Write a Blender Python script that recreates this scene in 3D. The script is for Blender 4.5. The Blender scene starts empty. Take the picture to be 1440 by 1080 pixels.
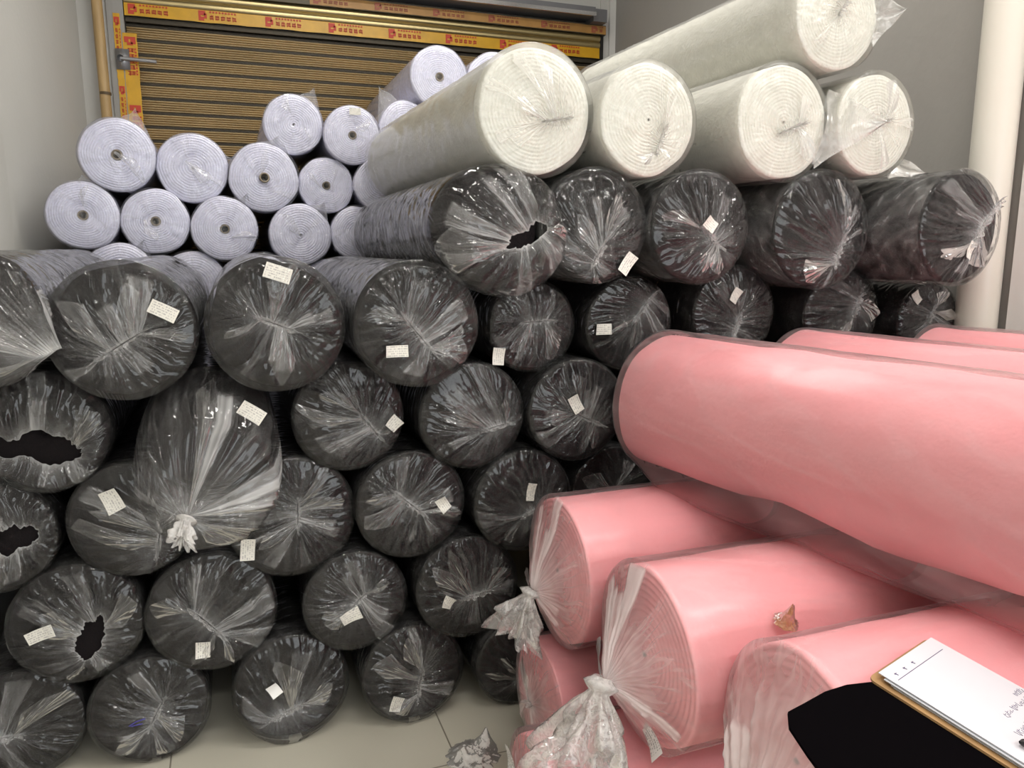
import bpy, math, random
import numpy as np
from mathutils import Vector, Euler

SC = bpy.context.scene
COL = SC.collection
PI = math.pi
H_EYE = 1.5

# ------------------------------------------------------------------ numpy noise
_rs = np.random.RandomState(7)
_perm = _rs.permutation(256).astype(np.int64)
_perm = np.concatenate([_perm, _perm, _perm])
_grad = _rs.normal(size=(256, 3)); _grad /= np.linalg.norm(_grad, axis=1)[:, None]

def perlin(p):
    p = np.asarray(p, float)
    i = np.floor(p).astype(np.int64); f = p - i; i &= 255
    u = f * f * f * (f * (f * 6 - 15) + 10)
    out = 0.0
    for dx in (0, 1):
        wx = u[..., 0] if dx else 1 - u[..., 0]
        for dy in (0, 1):
            wy = u[..., 1] if dy else 1 - u[..., 1]
            for dz in (0, 1):
                wz = u[..., 2] if dz else 1 - u[..., 2]
                h = _perm[_perm[_perm[(i[..., 0] + dx) & 255] + ((i[..., 1] + dy) & 255)] + ((i[..., 2] + dz) & 255)]
                g = _grad[h & 255]
                d = g[..., 0] * (f[..., 0] - dx) + g[..., 1] * (f[..., 1] - dy) + g[..., 2] * (f[..., 2] - dz)
                out = out + wx * wy * wz * d
    return out * 1.6

def ridged(p):
    return 1 - 2 * np.abs(perlin(p))

def smooth(a, b, x):
    t = np.clip((x - a) / (b - a + 1e-9), 0, 1)
    return t * t * (3 - 2 * t)

# ------------------------------------------------------------------ mesh helpers
class MB:
    """collects grids, boxes and tubes, then links them as one mesh object"""
    def __init__(s):
        s.v, s.f, s.a, s.w, s.n = [], [], [], [], 0
    def add(s, v, f, a=None, fold=None):
        v = np.asarray(v, float).reshape(-1, 3)
        s.v.append(v); s.f.extend([tuple(int(i) + s.n for i in q) for q in f])
        s.a.append(np.ones(len(v)) if a is None else np.asarray(a, float).ravel()); s.n += len(v)
        s.w.append(v * 25 if fold is None else np.asarray(fold, float).reshape(-1, 3))
    def grid(s, P, wrap=False, a=None, flip=False, fold=None):
        m, n = P.shape[:2]
        r = np.arange(m - 1)[:, None]; c = np.arange(n if wrap else n - 1)[None, :]
        c2 = (c + 1) % n
        q = np.stack([r * n + c, r * n + c2, (r + 1) * n + c2, (r + 1) * n + c], -1).reshape(-1, 4)
        if flip: q = q[:, ::-1]
        s.add(P, q.tolist(), a, fold)
    def box(s, lo, hi):
        x0, y0, z0 = lo; x1, y1, z1 = hi
        v = [(x0,y0,z0),(x1,y0,z0),(x1,y1,z0),(x0,y1,z0),(x0,y0,z1),(x1,y0,z1),(x1,y1,z1),(x0,y1,z1)]
        s.add(v, [(0,3,2,1),(4,5,6,7),(0,1,5,4),(1,2,6,5),(2,3,7,6),(3,0,4,7)])
    def tube(s, pts, r, n=10):
        pts = [Vector(p) for p in pts]; rows = []
        up = Vector((0.31, 0.2, 0.93)).normalized()
        for i, p in enumerate(pts):
            t = (pts[min(i + 1, len(pts) - 1)] - pts[max(i - 1, 0)]).normalized()
            a = t.cross(up)
            if a.length < 1e-3: a = t.cross(Vector((1, 0, 0)))
            a.normalize(); b = t.cross(a)
            rr = r[i] if isinstance(r, (list, tuple)) else r
            rows.append([p + (a * math.cos(k * 2 * PI / n) + b * math.sin(k * 2 * PI / n)) * rr for k in range(n)])
        s.grid(np.array([[tuple(q) for q in row] for row in rows]), wrap=True)
    def disc(s, c, r, axis='Y', n=24):
        c = np.array(c, float); v = [c]
        for k in range(n):
            a = 2 * PI * k / n; o = (math.cos(a) * r, math.sin(a) * r)
            v.append(c + (np.array([o[0], 0, o[1]]) if axis == 'Y' else np.array([o[0], o[1], 0])))
        s.add(v, [(0, 1 + (k + 1) % n, 1 + k) if axis == 'Y' else (0, 1 + k, 1 + (k + 1) % n) for k in range(n)])
    def mesh(s, name, m, smooth_=True, layers=False):
        me = bpy.data.meshes.new(name)
        V = np.concatenate(s.v)
        me.from_pydata(V.tolist(), [], s.f)
        if smooth_:
            me.polygons.foreach_set('use_smooth', [True] * len(me.polygons))
        if layers:
            at = me.attributes.new('layers', 'FLOAT', 'POINT')
            at.data.foreach_set('value', np.concatenate(s.a).astype(np.float32))
            af = me.attributes.new('folds', 'FLOAT_VECTOR', 'POINT')
            af.data.foreach_set('vector', np.concatenate(s.w).astype(np.float32).ravel())
        me.materials.append(m); me.update()
        return me
    def build(s, name, m, parent=None, smooth_=True, layers=False):
        o = bpy.data.objects.new(name, s.mesh(name, m, smooth_, layers)); COL.objects.link(o)
        if parent is not None: o.parent = parent
        return o

def tag(o, label=None, cat=None, group=None, kind=None):
    for k, v in (('label', label), ('category', cat), ('group', group), ('kind', kind)):
        if v: o[k] = v
    return o

def empty(name, loc, rot=(0, 0, 0)):
    o = bpy.data.objects.new(name, None); COL.objects.link(o)
    o.location = loc; o.rotation_euler = rot; o.empty_display_size = .1
    return o

# ------------------------------------------------------------------ materials
def new_mat(name):
    m = bpy.data.materials.new(name); m.use_nodes = True
    nt = m.node_tree
    for n in list(nt.nodes): nt.nodes.remove(n)
    out = nt.nodes.new('ShaderNodeOutputMaterial')
    return m, nt, out

def N(nt, t, **kw):
    n = nt.nodes.new('ShaderNode' + t)
    for k, v in kw.items():
        if k.startswith('i_'):
            n.inputs[k[2:].replace('_', ' ')].default_value = v
        else: setattr(n, k, v)
    return n

def math_n(nt, op, a, b=None, clamp=False):
    n = nt.nodes.new('ShaderNodeMath'); n.operation = op; n.use_clamp = clamp
    for i, x in enumerate((a, b)):
        if x is None: continue
        if isinstance(x, (int, float)): n.inputs[i].default_value = x
        else: nt.links.new(x, n.inputs[i])
    return n.outputs[0]

def basic(name, col, rough=.6, metal=0., noise=0., nscale=8., bump=0., bscale=60., sheen=0., spec=.5, stretch=(1, 1, 1)):
    m, nt, out = new_mat(name)
    b = N(nt, 'BsdfPrincipled'); L = nt.links
    b.inputs['Base Color'].default_value = (*col, 1); b.inputs['Roughness'].default_value = rough
    b.inputs['Metallic'].default_value = metal
    b.inputs['Specular IOR Level'].default_value = spec
    if sheen: b.inputs['Sheen Weight'].default_value = sheen
    tc = N(nt, 'TexCoord'); mp = N(nt, 'Mapping'); mp.inputs['Scale'].default_value = stretch
    L.new(tc.outputs['Object'], mp.inputs['Vector'])
    if noise:
        no = N(nt, 'TexNoise'); no.inputs['Scale'].default_value = nscale; no.inputs['Detail'].default_value = 5
        L.new(mp.outputs[0], no.inputs['Vector'])
        r = N(nt, 'ValToRGB')
        r.color_ramp.elements[0].position = .3; r.color_ramp.elements[1].position = .7
        r.color_ramp.elements[0].color = (*[c * (1 - noise) for c in col], 1)
        r.color_ramp.elements[1].color = (*[min(1, c * (1 + noise)) for c in col], 1)
        L.new(no.outputs['Fac'], r.inputs[0]); L.new(r.outputs[0], b.inputs['Base Color'])
    if bump:
        no = N(nt, 'TexNoise'); no.inputs['Scale'].default_value = bscale; no.inputs['Detail'].default_value = 4
        L.new(mp.outputs[0], no.inputs['Vector'])
        bp = N(nt, 'Bump'); bp.inputs['Strength'].default_value = bump; bp.inputs['Distance'].default_value = .01
        L.new(no.outputs['Fac'], bp.inputs['Height']); L.new(bp.outputs[0], b.inputs['Normal'])
    L.new(b.outputs[0], out.inputs[0])
    return m

def film(name, a0=.08, col=(.86, .86, .88), rough=.12, bump=.5, ior=1.45, gain=1.1, crease=.8, detail=3.):
    """clear polythene: each layer of film hides a little of what lies behind, and its two faces mirror the room;
    'folds' are coordinates that run along the way the film is pulled, 'layers' counts how often it lies doubled"""
    m, nt, out = new_mat(name); L = nt.links
    at = N(nt, 'Attribute'); at.attribute_name = 'layers'
    af = N(nt, 'Attribute'); af.attribute_name = 'folds'
    n1 = N(nt, 'TexNoise'); n1.inputs['Scale'].default_value = 1.; n1.inputs['Detail'].default_value = detail; n1.inputs['Roughness'].default_value = .55; n1.inputs['Distortion'].default_value = .35
    L.new(af.outputs['Vector'], n1.inputs['Vector'])
    # sharp fold lines of the noise field, whitened as painted crease highlights
    ab = math_n(nt, 'ABSOLUTE', math_n(nt, 'SUBTRACT', n1.outputs['Fac'], .5))
    ln = math_n(nt, 'SUBTRACT', 1.0, math_n(nt, 'MULTIPLY', ab, 14.), True)
    bp = N(nt, 'Bump'); bp.inputs['Strength'].default_value = bump; bp.inputs['Distance'].default_value = .02
    L.new(ab, bp.inputs['Height'])
    lay = math_n(nt, 'ADD', at.outputs['Fac'], math_n(nt, 'MULTIPLY', math_n(nt, 'MULTIPLY', ln, math_n(nt, 'POWER', at.outputs['Fac'], .6)), crease * 3.))
    a = math_n(nt, 'SUBTRACT', 1.0, math_n(nt, 'POWER', 1.0 - a0, lay), True)
    d = N(nt, 'BsdfDiffuse'); d.inputs['Color'].default_value = (*col, 1)
    t = N(nt, 'BsdfTranslucent'); t.inputs['Color'].default_value = (*col, 1)
    mx = N(nt, 'MixShader'); mx.inputs[0].default_value = .35
    L.new(d.outputs[0], mx.inputs[1]); L.new(t.outputs[0], mx.inputs[2])
    tr = N(nt, 'BsdfTransparent')
    m1 = N(nt, 'MixShader'); L.new(a, m1.inputs[0]); L.new(tr.outputs[0], m1.inputs[1]); L.new(mx.outputs[0], m1.inputs[2])
    g = N(nt, 'BsdfGlossy'); g.inputs['Roughness'].default_value = rough; L.new(bp.outputs[0], g.inputs['Normal'])
    fr = N(nt, 'Fresnel'); fr.inputs['IOR'].default_value = ior; L.new(bp.outputs[0], fr.inputs['Normal'])
    fg = math_n(nt, 'MULTIPLY', fr.outputs[0], gain, True)
    fg = math_n(nt, 'MINIMUM', fg, .7)
    m2 = N(nt, 'MixShader'); L.new(fg, m2.inputs[0]); L.new(m1.outputs[0], m2.inputs[1]); L.new(g.outputs[0], m2.inputs[2])
    L.new(m2.outputs[0], out.inputs[0])
    return m

def printed(name, base=(.72, .70, .64), ink=(.25, .24, .25), rows=7, w=.035, h=.022, dens=.5):
    """a white paper label with rows of small grey print"""
    m, nt, out = new_mat(name); L = nt.links
    b = N(nt, 'BsdfPrincipled'); b.inputs['Roughness'].default_value = .55
    tc = N(nt, 'TexCoord'); sp = N(nt, 'SeparateXYZ'); L.new(tc.outputs['Object'], sp.inputs[0])
    x, z = sp.outputs[0], sp.outputs[2]
    row = math_n(nt, 'FRACT', math_n(nt, 'MULTIPLY', math_n(nt, 'ADD', z, h), rows / (2 * h)))
    inrow = math_n(nt, 'LESS_THAN', math_n(nt, 'ABSOLUTE', math_n(nt, 'SUBTRACT', row, .5)), .27)
    rid = math_n(nt, 'FLOOR', math_n(nt, 'MULTIPLY', math_n(nt, 'ADD', z, h), rows / (2 * h)))
    cv = N(nt, 'CombineXYZ'); L.new(math_n(nt, 'MULTIPLY', x, 420), cv.inputs[0]); L.new(math_n(nt, 'MULTIPLY', rid, 3.7), cv.inputs[1])
    oi = N(nt, 'ObjectInfo'); L.new(math_n(nt, 'MULTIPLY', oi.outputs['Random'], 50), cv.inputs[2])
    no = N(nt, 'TexNoise'); no.inputs['Scale'].default_value = 1; no.inputs['Detail'].default_value = 2; L.new(cv.outputs[0], no.inputs['Vector'])
    on = math_n(nt, 'GREATER_THAN', no.outputs['Fac'], 1 - dens)
    inx = math_n(nt, 'LESS_THAN', math_n(nt, 'ABSOLUTE', x), w * .86)
    inz = math_n(nt, 'LESS_THAN', math_n(nt, 'ABSOLUTE', z), h * .84)
    k = math_n(nt, 'MULTIPLY', math_n(nt, 'MULTIPLY', inrow, on), math_n(nt, 'MULTIPLY', inx, inz))
    mx = N(nt, 'MixRGB'); L.new(math_n(nt, 'MULTIPLY', k, .6), mx.inputs[0])
    mx.inputs[1].default_value = (*base, 1); mx.inputs[2].default_value = (*ink, 1)
    L.new(mx.outputs[0], b.inputs['Base Color']); L.new(b.outputs[0], out.inputs[0])
    return m

M = {}
M['black'] = basic('black_fleece', (.0085, .0065, .0072), .95, bump=.4, bscale=120, spec=.2)
M['white'] = basic('ivory_fleece', (.80, .79, .715), .95, noise=.03, nscale=20, bump=.5, bscale=90, spec=.15)
M['lilac'] = basic('cool_white_fleece', (.83, .825, .96), .95, noise=.03, nscale=20, bump=.5, bscale=90, spec=.15)
M['pink'] = basic('pink_fleece', (.93, .41, .44), .95, noise=.03, nscale=3, bump=.15, bscale=60, spec=.15)
M['film_black'] = film('clear_bag_on_black', .0120, (.88, .88, .88), .065, .75, 1.45, 1.05, .8, 1.0)
M['film_white'] = film('clear_bag_on_ivory', .030, (.78, .77, .73), .26, .25, 1.45, 1.1, .5, 1.5)
M['film_lilac'] = film('thin_clear_bag', .040, (.85, .85, .88), .10, .35, 1.45, 1.2, .4)
M['film_pink'] = film('clear_bag_on_pink', .045, (.90, .84, .84), .28, .10, 1.42, .75, .35, 1.)
M['film_loose'] = film('loose_clear_film', .10, (.88, .86, .84), .14, .35, 1.5, 1.2, .6)
M['label'] = printed('printed_label')
M['label_big'] = printed('printed_roll_label', (.76, .74, .73), (.10, .10, .11), 9, .028, .045, .52)
M['blank'] = basic('blank_paper', (.85, .84, .83), .6)
M['core'] = basic('cardboard_core', (.30, .25, .19), .85, noise=.15)
M['core_dark'] = basic('core_hole', (.02, .018, .016), .95)

# ------------------------------------------------------------------ the fabric roll and its clear bag
TH = 2 * PI

def fabric_mesh(name, R, L, mat, rng, rings=0, hole=.1, wob=.02, nth=96, body_noise=.0, squash=0., face_bulge=0.0, sag=0., ring_amp=.03, dip=.05):
    """rolled fabric: front end at the origin facing -Y, body running to +Y"""
    th = np.linspace(0, TH, nth, endpoint=False)
    off = rng.uniform(0, 50, 3)
    prof = []                                      # (radius factor, y, ringflag)
    if rings:
        nr = rings * 6
        for i in range(nr + 1):
            t = hole + (0.955 - hole) * i / nr
            ph = (i / 6.0) % 1.0
            prof.append((t, 'f', ph))
    else:
        for t in (0.02, hole, .3, .5, .7, .85, .95): prof.append((t, 'f', 0))
    for a in (.35, .7, 1.0):
        prof.append((.955 + .045 * math.sin(a * PI / 2), .045 * R * (1 - math.cos(a * PI / 2)), 0))
    nb = 22
    for i in range(1, nb + 1): prof.append((1.0, .045 * R + (L - .09 * R) * i / nb, 0))
    prof += [(.985, L - .02 * R, 0), (.955, L, 0), (.5, L + .004, 0), (.02, L + .006, 0)]
    P = np.zeros((len(prof), nth, 3))
    c = np.stack([np.cos(th), np.sin(th)], -1)
    base_w = perlin(np.stack([c[:, 0] * 1.1 + off[0], c[:, 1] * 1.1 + off[1], np.full(nth, off[2])], -1))
    fw = perlin(np.stack([c[:, 0] * 2.5 + off[1], c[:, 1] * 2.5 + off[2], np.full(nth, off[0])], -1))
    for i, (t, y, ph) in enumerate(prof):
        w = wob * base_w * R * min(1, t * 1.2) + wob * .5 * fw * R * t
        r = t * R + w
        if y == 'f':
            yy = np.zeros(nth)
            if rings:
                ang = (ph + th / TH) % 1.0          # a spiral, so the crest turns with the angle
                crest = np.abs(ang - .5) * 2
                amp = R * ring_amp * (1 + .6 * perlin(np.stack([c[:, 0] * 2 + off[2], c[:, 1] * 2, np.full(nth, t * 4.)], -1)))
                yy = amp * (crest ** 1.5) - .02 * R * (1 - t)
                yy = yy + (t < hole * 1.05) * R * dip
            else:
                yy = yy + .02 * R * fw + (t < hole * .5) * R * .3
            yy = yy - face_bulge * R * (1 - t * t)
        else:
            yy = np.full(nth, y)
            if body_noise:
                q = np.stack([c[:, 0] * 1.6 + off[0], c[:, 1] * 1.6 + off[1], np.full(nth, y * 5.5 + off[2])], -1)
                r = r + body_noise * R * perlin(q)
            if sag:
                r = r + sag * R * np.maximum(0, -np.sin(th + .3)) ** 2 * (math.sin(y * 8.5 + .6) + .35 * math.sin(y * 17 + 2)) * smooth(.0, .2, y / L)
        P[i, :, 0] = r * c[:, 0]; P[i, :, 1] = yy; P[i, :, 2] = r * c[:, 1] * (1 - squash)
    mb = MB(); mb.grid(P, wrap=True, flip=True)
    return mb.mesh(name, mat)

def wrapd(a):
    return (a + PI) % TH - PI

def cap_fn(R, rng, g=(0, 0), galpha=0., glen=.12, gdepth=.05, ridges=56, amp=.085, dome=.03, hole=0., tight=False,
           sag=0., wedges=6, crump=.02, kpleat=38, reach=.35, tube=None, wmax=24., capl=1.):
    """returns f(theta, s) -> points (x, y, z) and number of film layers, s from rim (0) to the gathered neck (1)"""
    off = rng.uniform(0, 60, 3)
    rd = [(rng.uniform(0, TH), amp * R * rng.uniform(.2, 1.0) ** 1.5 * rng.choice([1, 1, -.4]), rng.uniform(.012, .05), rng.uniform(0, reach + .3), rng.uniform(-.3, .3)) for _ in range(ridges)]
    wd = [(rng.uniform(0, TH), rng.uniform(.04, .22), rng.uniform(.0, .55), rng.uniform(1.5, wmax), rng.uniform(-.25, .25)) for _ in range(wedges)]
    def f(th, s):
        Rr = R * (1.015 + .012 * perlin(np.stack([np.cos(th) * 2 + off[0], np.sin(th) * 2, 0 * th + off[1]], -1)))
        tw = th + .10 * (1 - s) * perlin(np.stack([np.cos(th) * 1.5, np.sin(th) * 1.5 + off[2], s * 2], -1))
        rx, rz = Rr * np.cos(th), Rr * np.sin(th)
        ca, sa = math.cos(galpha), math.sin(galpha)
        k = np.cos(th - galpha)
        wd_ = .012 * R * (1 - .9 * smooth(.9, 1, s))
        Gx = g[0] * R + glen * R * k * ca - wd_ * np.sin(th - galpha) * sa
        Gz = g[1] * R + glen * R * k * sa + wd_ * np.sin(th - galpha) * ca
        out = .012 * R
        if tube:
            dx, dz, do, fr = tube
            a = np.clip(s / fr, 0, 1); e = np.clip((s - fr) / (1 - fr), 0, 1)
            wob = 1 + .05 * perlin(np.stack([np.cos(th) * 1.8 + off[1], np.sin(th) * 1.8, s * 3 + off[0]], -1)) * a + .06 * np.sin(PI * a)
            rx = rx * wob + dx * R * a; rz = rz * wob + dz * R * a
            out = out + do * R * a ** .9
        else:
            e = s
        ee = e * (1 - hole * (1 + .7 * perlin(np.stack([np.cos(th) * 1.7 + off[2], np.sin(th) * 1.7, 0 * th + off[0]], -1)) + .25 * perlin(np.stack([np.cos(th) * 6 + off[2], np.sin(th) * 6, 0 * th], -1)))) if hole else e
        x = rx + (Gx - rx) * ee; z = rz + (Gz - rz) * ee
        out = out + gdepth * R * e ** 1.4 + dome * R * np.sin(PI * np.clip(e, 0, 1)) ** .7
        lay = 1.0 + 0 * s
        disp = 0 * s
        for (t0, am, w, s0, wn) in rd:
            d = wrapd(tw - t0 - wn * (1 - s))
            q = np.exp(-np.abs(d) / w) * smooth(s0, s0 + .25, s) * np.sqrt(np.clip(1.02 - s, 0, 1))
            disp = disp + am * q
            lay = lay + 5. * q ** 3 * (am > 0)  # crest lines made whiter, a highlight put into the film's opacity
        for (t0, w, s0, n, wn) in wd:
            d = np.abs(wrapd(tw - t0 - wn * (1 - s)))
            ins = (d < w) * smooth(s0, s0 + .05, s)
            lay = lay + n * ins * (.45 + .55 * (d / w)) + n * .6 * np.exp(-np.abs(d - w) / .012) * smooth(s0, s0 + .06, s)
            disp = disp + .012 * R * ins * np.clip(1.02 - s, 0, 1)
        if not tight:
            disp = disp + .02 * R * e ** 2 * np.cos(kpleat * tw + 5 * perlin(np.stack([np.cos(th), np.sin(th), 0 * th + off[0]], -1))) * (1 - e) ** .3
            lay = lay + np.minimum(1.7 / (1.03 - e) - 1.65, 50)
        q = np.stack([x / R * 2.4 + off[0], z / R * 2.4 + off[1], s * 1.0 + off[2]], -1)
        cr = ridged(q) * .6 + ridged(q * 2.3 + 9) * .4
        disp = disp + crump * R * cr * smooth(0, .12, s)
        lay = lay * (1 + .4 * perlin(q * 1.7 + 3)) + 3 * np.clip(cr - .62, 0, 1) * (0 if tight else 1)
        y = -(np.maximum(out + disp, .004 * R + .10 * out))
        if sag:
            bell = np.sin(PI * np.clip(s, 0, 1)) ** 1.1
            z = z - sag * R * bell * np.maximum(0, -np.sin(th)) ** .8
            y = y - .3 * sag * R * bell * np.maximum(0, -np.sin(th))
        return np.stack([x, y, z], -1), np.clip(lay * capl, .35, 75)
    f.closed = not tight and hole == 0
    return f

def bag_mesh(name, R, L, mat, rng, fc, nth=272, ms=36, ns=30, streak=.012, streak_l=.8, stretch=(2.0, 26.0), sleeve_sag=0., base_l=1.0, flaps=2, lip=1., fold_s=(1.6, 22.), fold_c=(4.6, .5)):
    mb = MB()
    th = np.linspace(0, TH, nth, endpoint=False)
    off = rng.uniform(0, 60, 3)
    yv = np.linspace(L, .03 * R, ns)
    T, Y = np.meshgrid(th, yv)
    q = np.stack([np.cos(T) * stretch[0] + off[0], np.sin(T) * stretch[0] + off[1], Y * stretch[1] + off[2] + 1.6 * np.sin(T + off[0]) + 1.5 * perlin(np.stack([np.cos(T) * 1.3, np.sin(T) * 1.3, Y * 3 + off[1]], -1))], -1)
    rr = ridged(q); r2 = ridged(q * 1.9 + 5)
    r1 = R * (1.015 + .012 * perlin(np.stack([np.cos(T) * 2 + off[0], np.sin(T) * 2, 0 * T + off[1]], -1))) + R * streak * .5 * (rr * .65 + .35 * r2 - .9) * smooth(.0, .25, Y / R)
    if sleeve_sag:
        dn = np.maximum(0, -np.sin(T + .25)) ** 1.5
        r1 = r1 + sleeve_sag * R * dn * smooth(-.1, .6, Y / R)
    P = np.stack([r1 * np.cos(T), Y, r1 * np.sin(T)], -1)
    lay = base_l + streak_l * (1.6 * np.clip(rr, 0, 1) ** 2.5 + .9 * np.clip(r2, 0, 1) ** 3) + streak_l * .5 * np.clip(perlin(q * .5 + 20), -.6, 1)
    lay = np.clip(lay, .3, 26)
    s = np.linspace(0, 1, ms) ** .9
    T2, S2 = np.meshgrid(th, s)
    Pc, lc = fc(T2, S2)
    Pc[0] = Pc[0] * np.array([1, 0, 1]) + np.array([0, -.006 * R, 0])
    rows = [P, Pc]; ls = [lay, lc]
    if fc.closed and lip:
        # the pinched mouth of the bag stands up as a crumpled lip
        c = Pc[-1].mean(0); nl = 7
        P2 = np.zeros((nl, nth, 3)); L2 = np.zeros((nl, nth))
        for i in range(nl):
            t = (i + 1) / nl
            w = perlin(np.stack([np.cos(th) * 3.5 + off[0], np.sin(th) * 3.5 + off[1], np.full(nth, t * 2.)], -1))
            d = Pc[-1] - c
            P2[i] = c + d * (1 + .25 * t) + np.stack([np.cos(th), 0 * th, np.sin(th)], -1) * R * (.035 * t * lip * (1 + 1.2 * w))[:, None]
            P2[i, :, 1] -= R * .075 * lip * t * (1 + .9 * w + .3 * np.cos(13 * th + 5 * w))
            L2[i] = 34 + 26 * w - 12 * t
        rows.append(P2); ls.append(np.clip(L2, 8, 75))
    fs = np.stack([np.cos(T) * fold_s[0] + off[0], np.sin(T) * fold_s[0] + off[1], Y * fold_s[1] + 1.6 * np.sin(T + off[0])], -1)
    T3 = T2 + .12 * perlin(np.stack([np.cos(T2) * 2, np.sin(T2) * 2 + off[1], S2 * 3], -1))
    fc_ = np.stack([np.cos(T3) * fold_c[0] + off[0], np.sin(T3) * fold_c[0] + off[1], S2 * fold_c[1] + off[2]], -1)
    fo = [fs, fc_] + ([np.repeat(fc_[-1:], 7, 0) + np.arange(7)[:, None, None] * .15] if len(rows) > 2 else [])
    mb.grid(np.concatenate(rows), wrap=True, a=np.concatenate(ls), fold=np.concatenate(fo))
    for _ in range(flaps):
        # loose folds of film lying over the end
        a0 = rng.uniform(0, TH); w = rng.uniform(.14, .42); ln = rng.uniform(.5, 1.0)
        na, nl = 16, 12
        A, S = np.meshgrid(np.linspace(-w, w, na), np.linspace(.0, 1, nl))
        sk, tip = rng.uniform(-.5, .5), rng.uniform(-.8, .8)
        # a folded-over piece of film: straight sides running from the neck, its end cut to a slanting point
        ext = ln * (1 - .45 * np.abs(A / w - tip) / (1 + abs(tip)) + sk * .4 * A / w)
        s_ = 1 - S * np.clip(ext, .12, .97)
        Pf, _l = fc(a0 + A * (.35 + .65 * S), np.clip(s_, .02, .995))
        lift = R * (.03 + .07 * rng.uniform(.2, 1)) * S * (1 - .8 * np.abs(A / w - tip * .3)) + R * .012 * np.cos(A / w * 5 + a0) * S + .004
        Pf[..., 1] -= lift
        nl_ = rng.uniform(2.0, 9.)
        mb.grid(Pf, a=np.full(A.shape, nl_) * (.7 + .6 * perlin(np.stack([A * 6 + a0, S * 1.2, 0 * A + off[0]], -1))) + (nl_ + 4) * 1.2 * (np.abs(A / w) > .9) + nl_ * .8 * (S > .92) + 6 * (1 - S) ** 2, fold=np.stack([A * 6 + a0, S * .8, 0 * A], -1))
    return mb.mesh(name, mat, layers=True)

def knot_mesh(name, mat, rng, base, direc, ln=.08, spread=.05, neck=.012, folds=7, droop=.4, lay=2.2):
    """the tied neck of a bag with its crumpled tail"""
    mb = MB(); na, nt = 72, 22
    d = Vector(direc).normalized(); off = rng.uniform(0, 50, 3)
    a = d.cross(Vector((.2, .1, 1))).normalized(); b = d.cross(a)
    P = np.zeros((nt, na, 3)); Ly = np.zeros((nt, na))
    for i in range(nt):
        t = i / (nt - 1)
        cpt = Vector(base) + d * ln * (t - .12) + Vector((0, 0, -1)) * droop * ln * t * t
        rad = neck * (1 + 1.2 * math.exp(-((t - .1) / .06) ** 2)) if t < .2 else neck + spread * ((t - .2) / .8) ** .75
        for k in range(na):
            al = TH * k / na
            w = perlin(np.array([[math.cos(al) * 2.2 + off[0], math.sin(al) * 2.2 + off[1], t * 2.5 + off[2]]]))[0]
            fo = math.cos(folds * al + 4 * w + off[0]) * .5 + math.cos((folds * 2 + 1) * al + off[1] + 3 * t) * .25
            r = rad * (1 + (fo * .75 + w * .9) * min(1, max(0, t - .1) * 2))
            sh = ln * .22 * (fo * .6 + w) * t * t
            p = cpt + (a * math.cos(al) + b * math.sin(al)) * max(r, .002) + d * sh
            P[i, k] = p; Ly[i, k] = lay + 5 * math.exp(-((t - .12) / .12) ** 2) + .8 * max(0, fo)
    mb.grid(P, wrap=True, a=Ly)
    return mb.mesh(name, mat, layers=True)

def curved_label_mesh(name, mat, w, h, bend=.004, curl=0.):
    mb = MB(); n = 9
    X, Z = np.meshgrid(np.linspace(-w, w, n), np.linspace(-h, h, 5))
    Y = bend * np.cos(X / w * 2.2) + curl * (Z / h) * (X / w)
    P = np.stack([X, Y, Z], -1); mb.grid(P)
    Q = P.copy(); Q[..., 1] += .0006; mb.grid(Q, flip=True)
    return mb.mesh(name, mat)

def link(name, me, parent):
    o = bpy.data.objects.new(name, me); COL.objects.link(o); o.parent = parent
    return o

def stick_label(root, fc, R, lx, lz, ang, w, h, mat, curl=.002, extra=.006):
    """a paper sticker on the outside of the bag at (lx, lz), in radii from the end's centre"""
    # find the cap's height there by sampling
    T, S = np.meshgrid(np.linspace(0, TH, 180, endpoint=False), np.linspace(0, .98, 40))
    P, _ = fc(T, S); P = P.reshape(-1, 3)
    d = np.hypot(P[:, 0] - lx * R, P[:, 2] - lz * R)
    near = P[d < max(.45 * w, d.min() + 1e-6)]
    y = near[:, 1].min() - extra if len(near) else -.02
    o = link('paper_label', curved_label_mesh('paper_label', mat, w, h, .003, curl), root)
    o.location = (lx * R, y, lz * R); o.rotation_euler = (0, -ang, 0)
    return o

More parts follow.
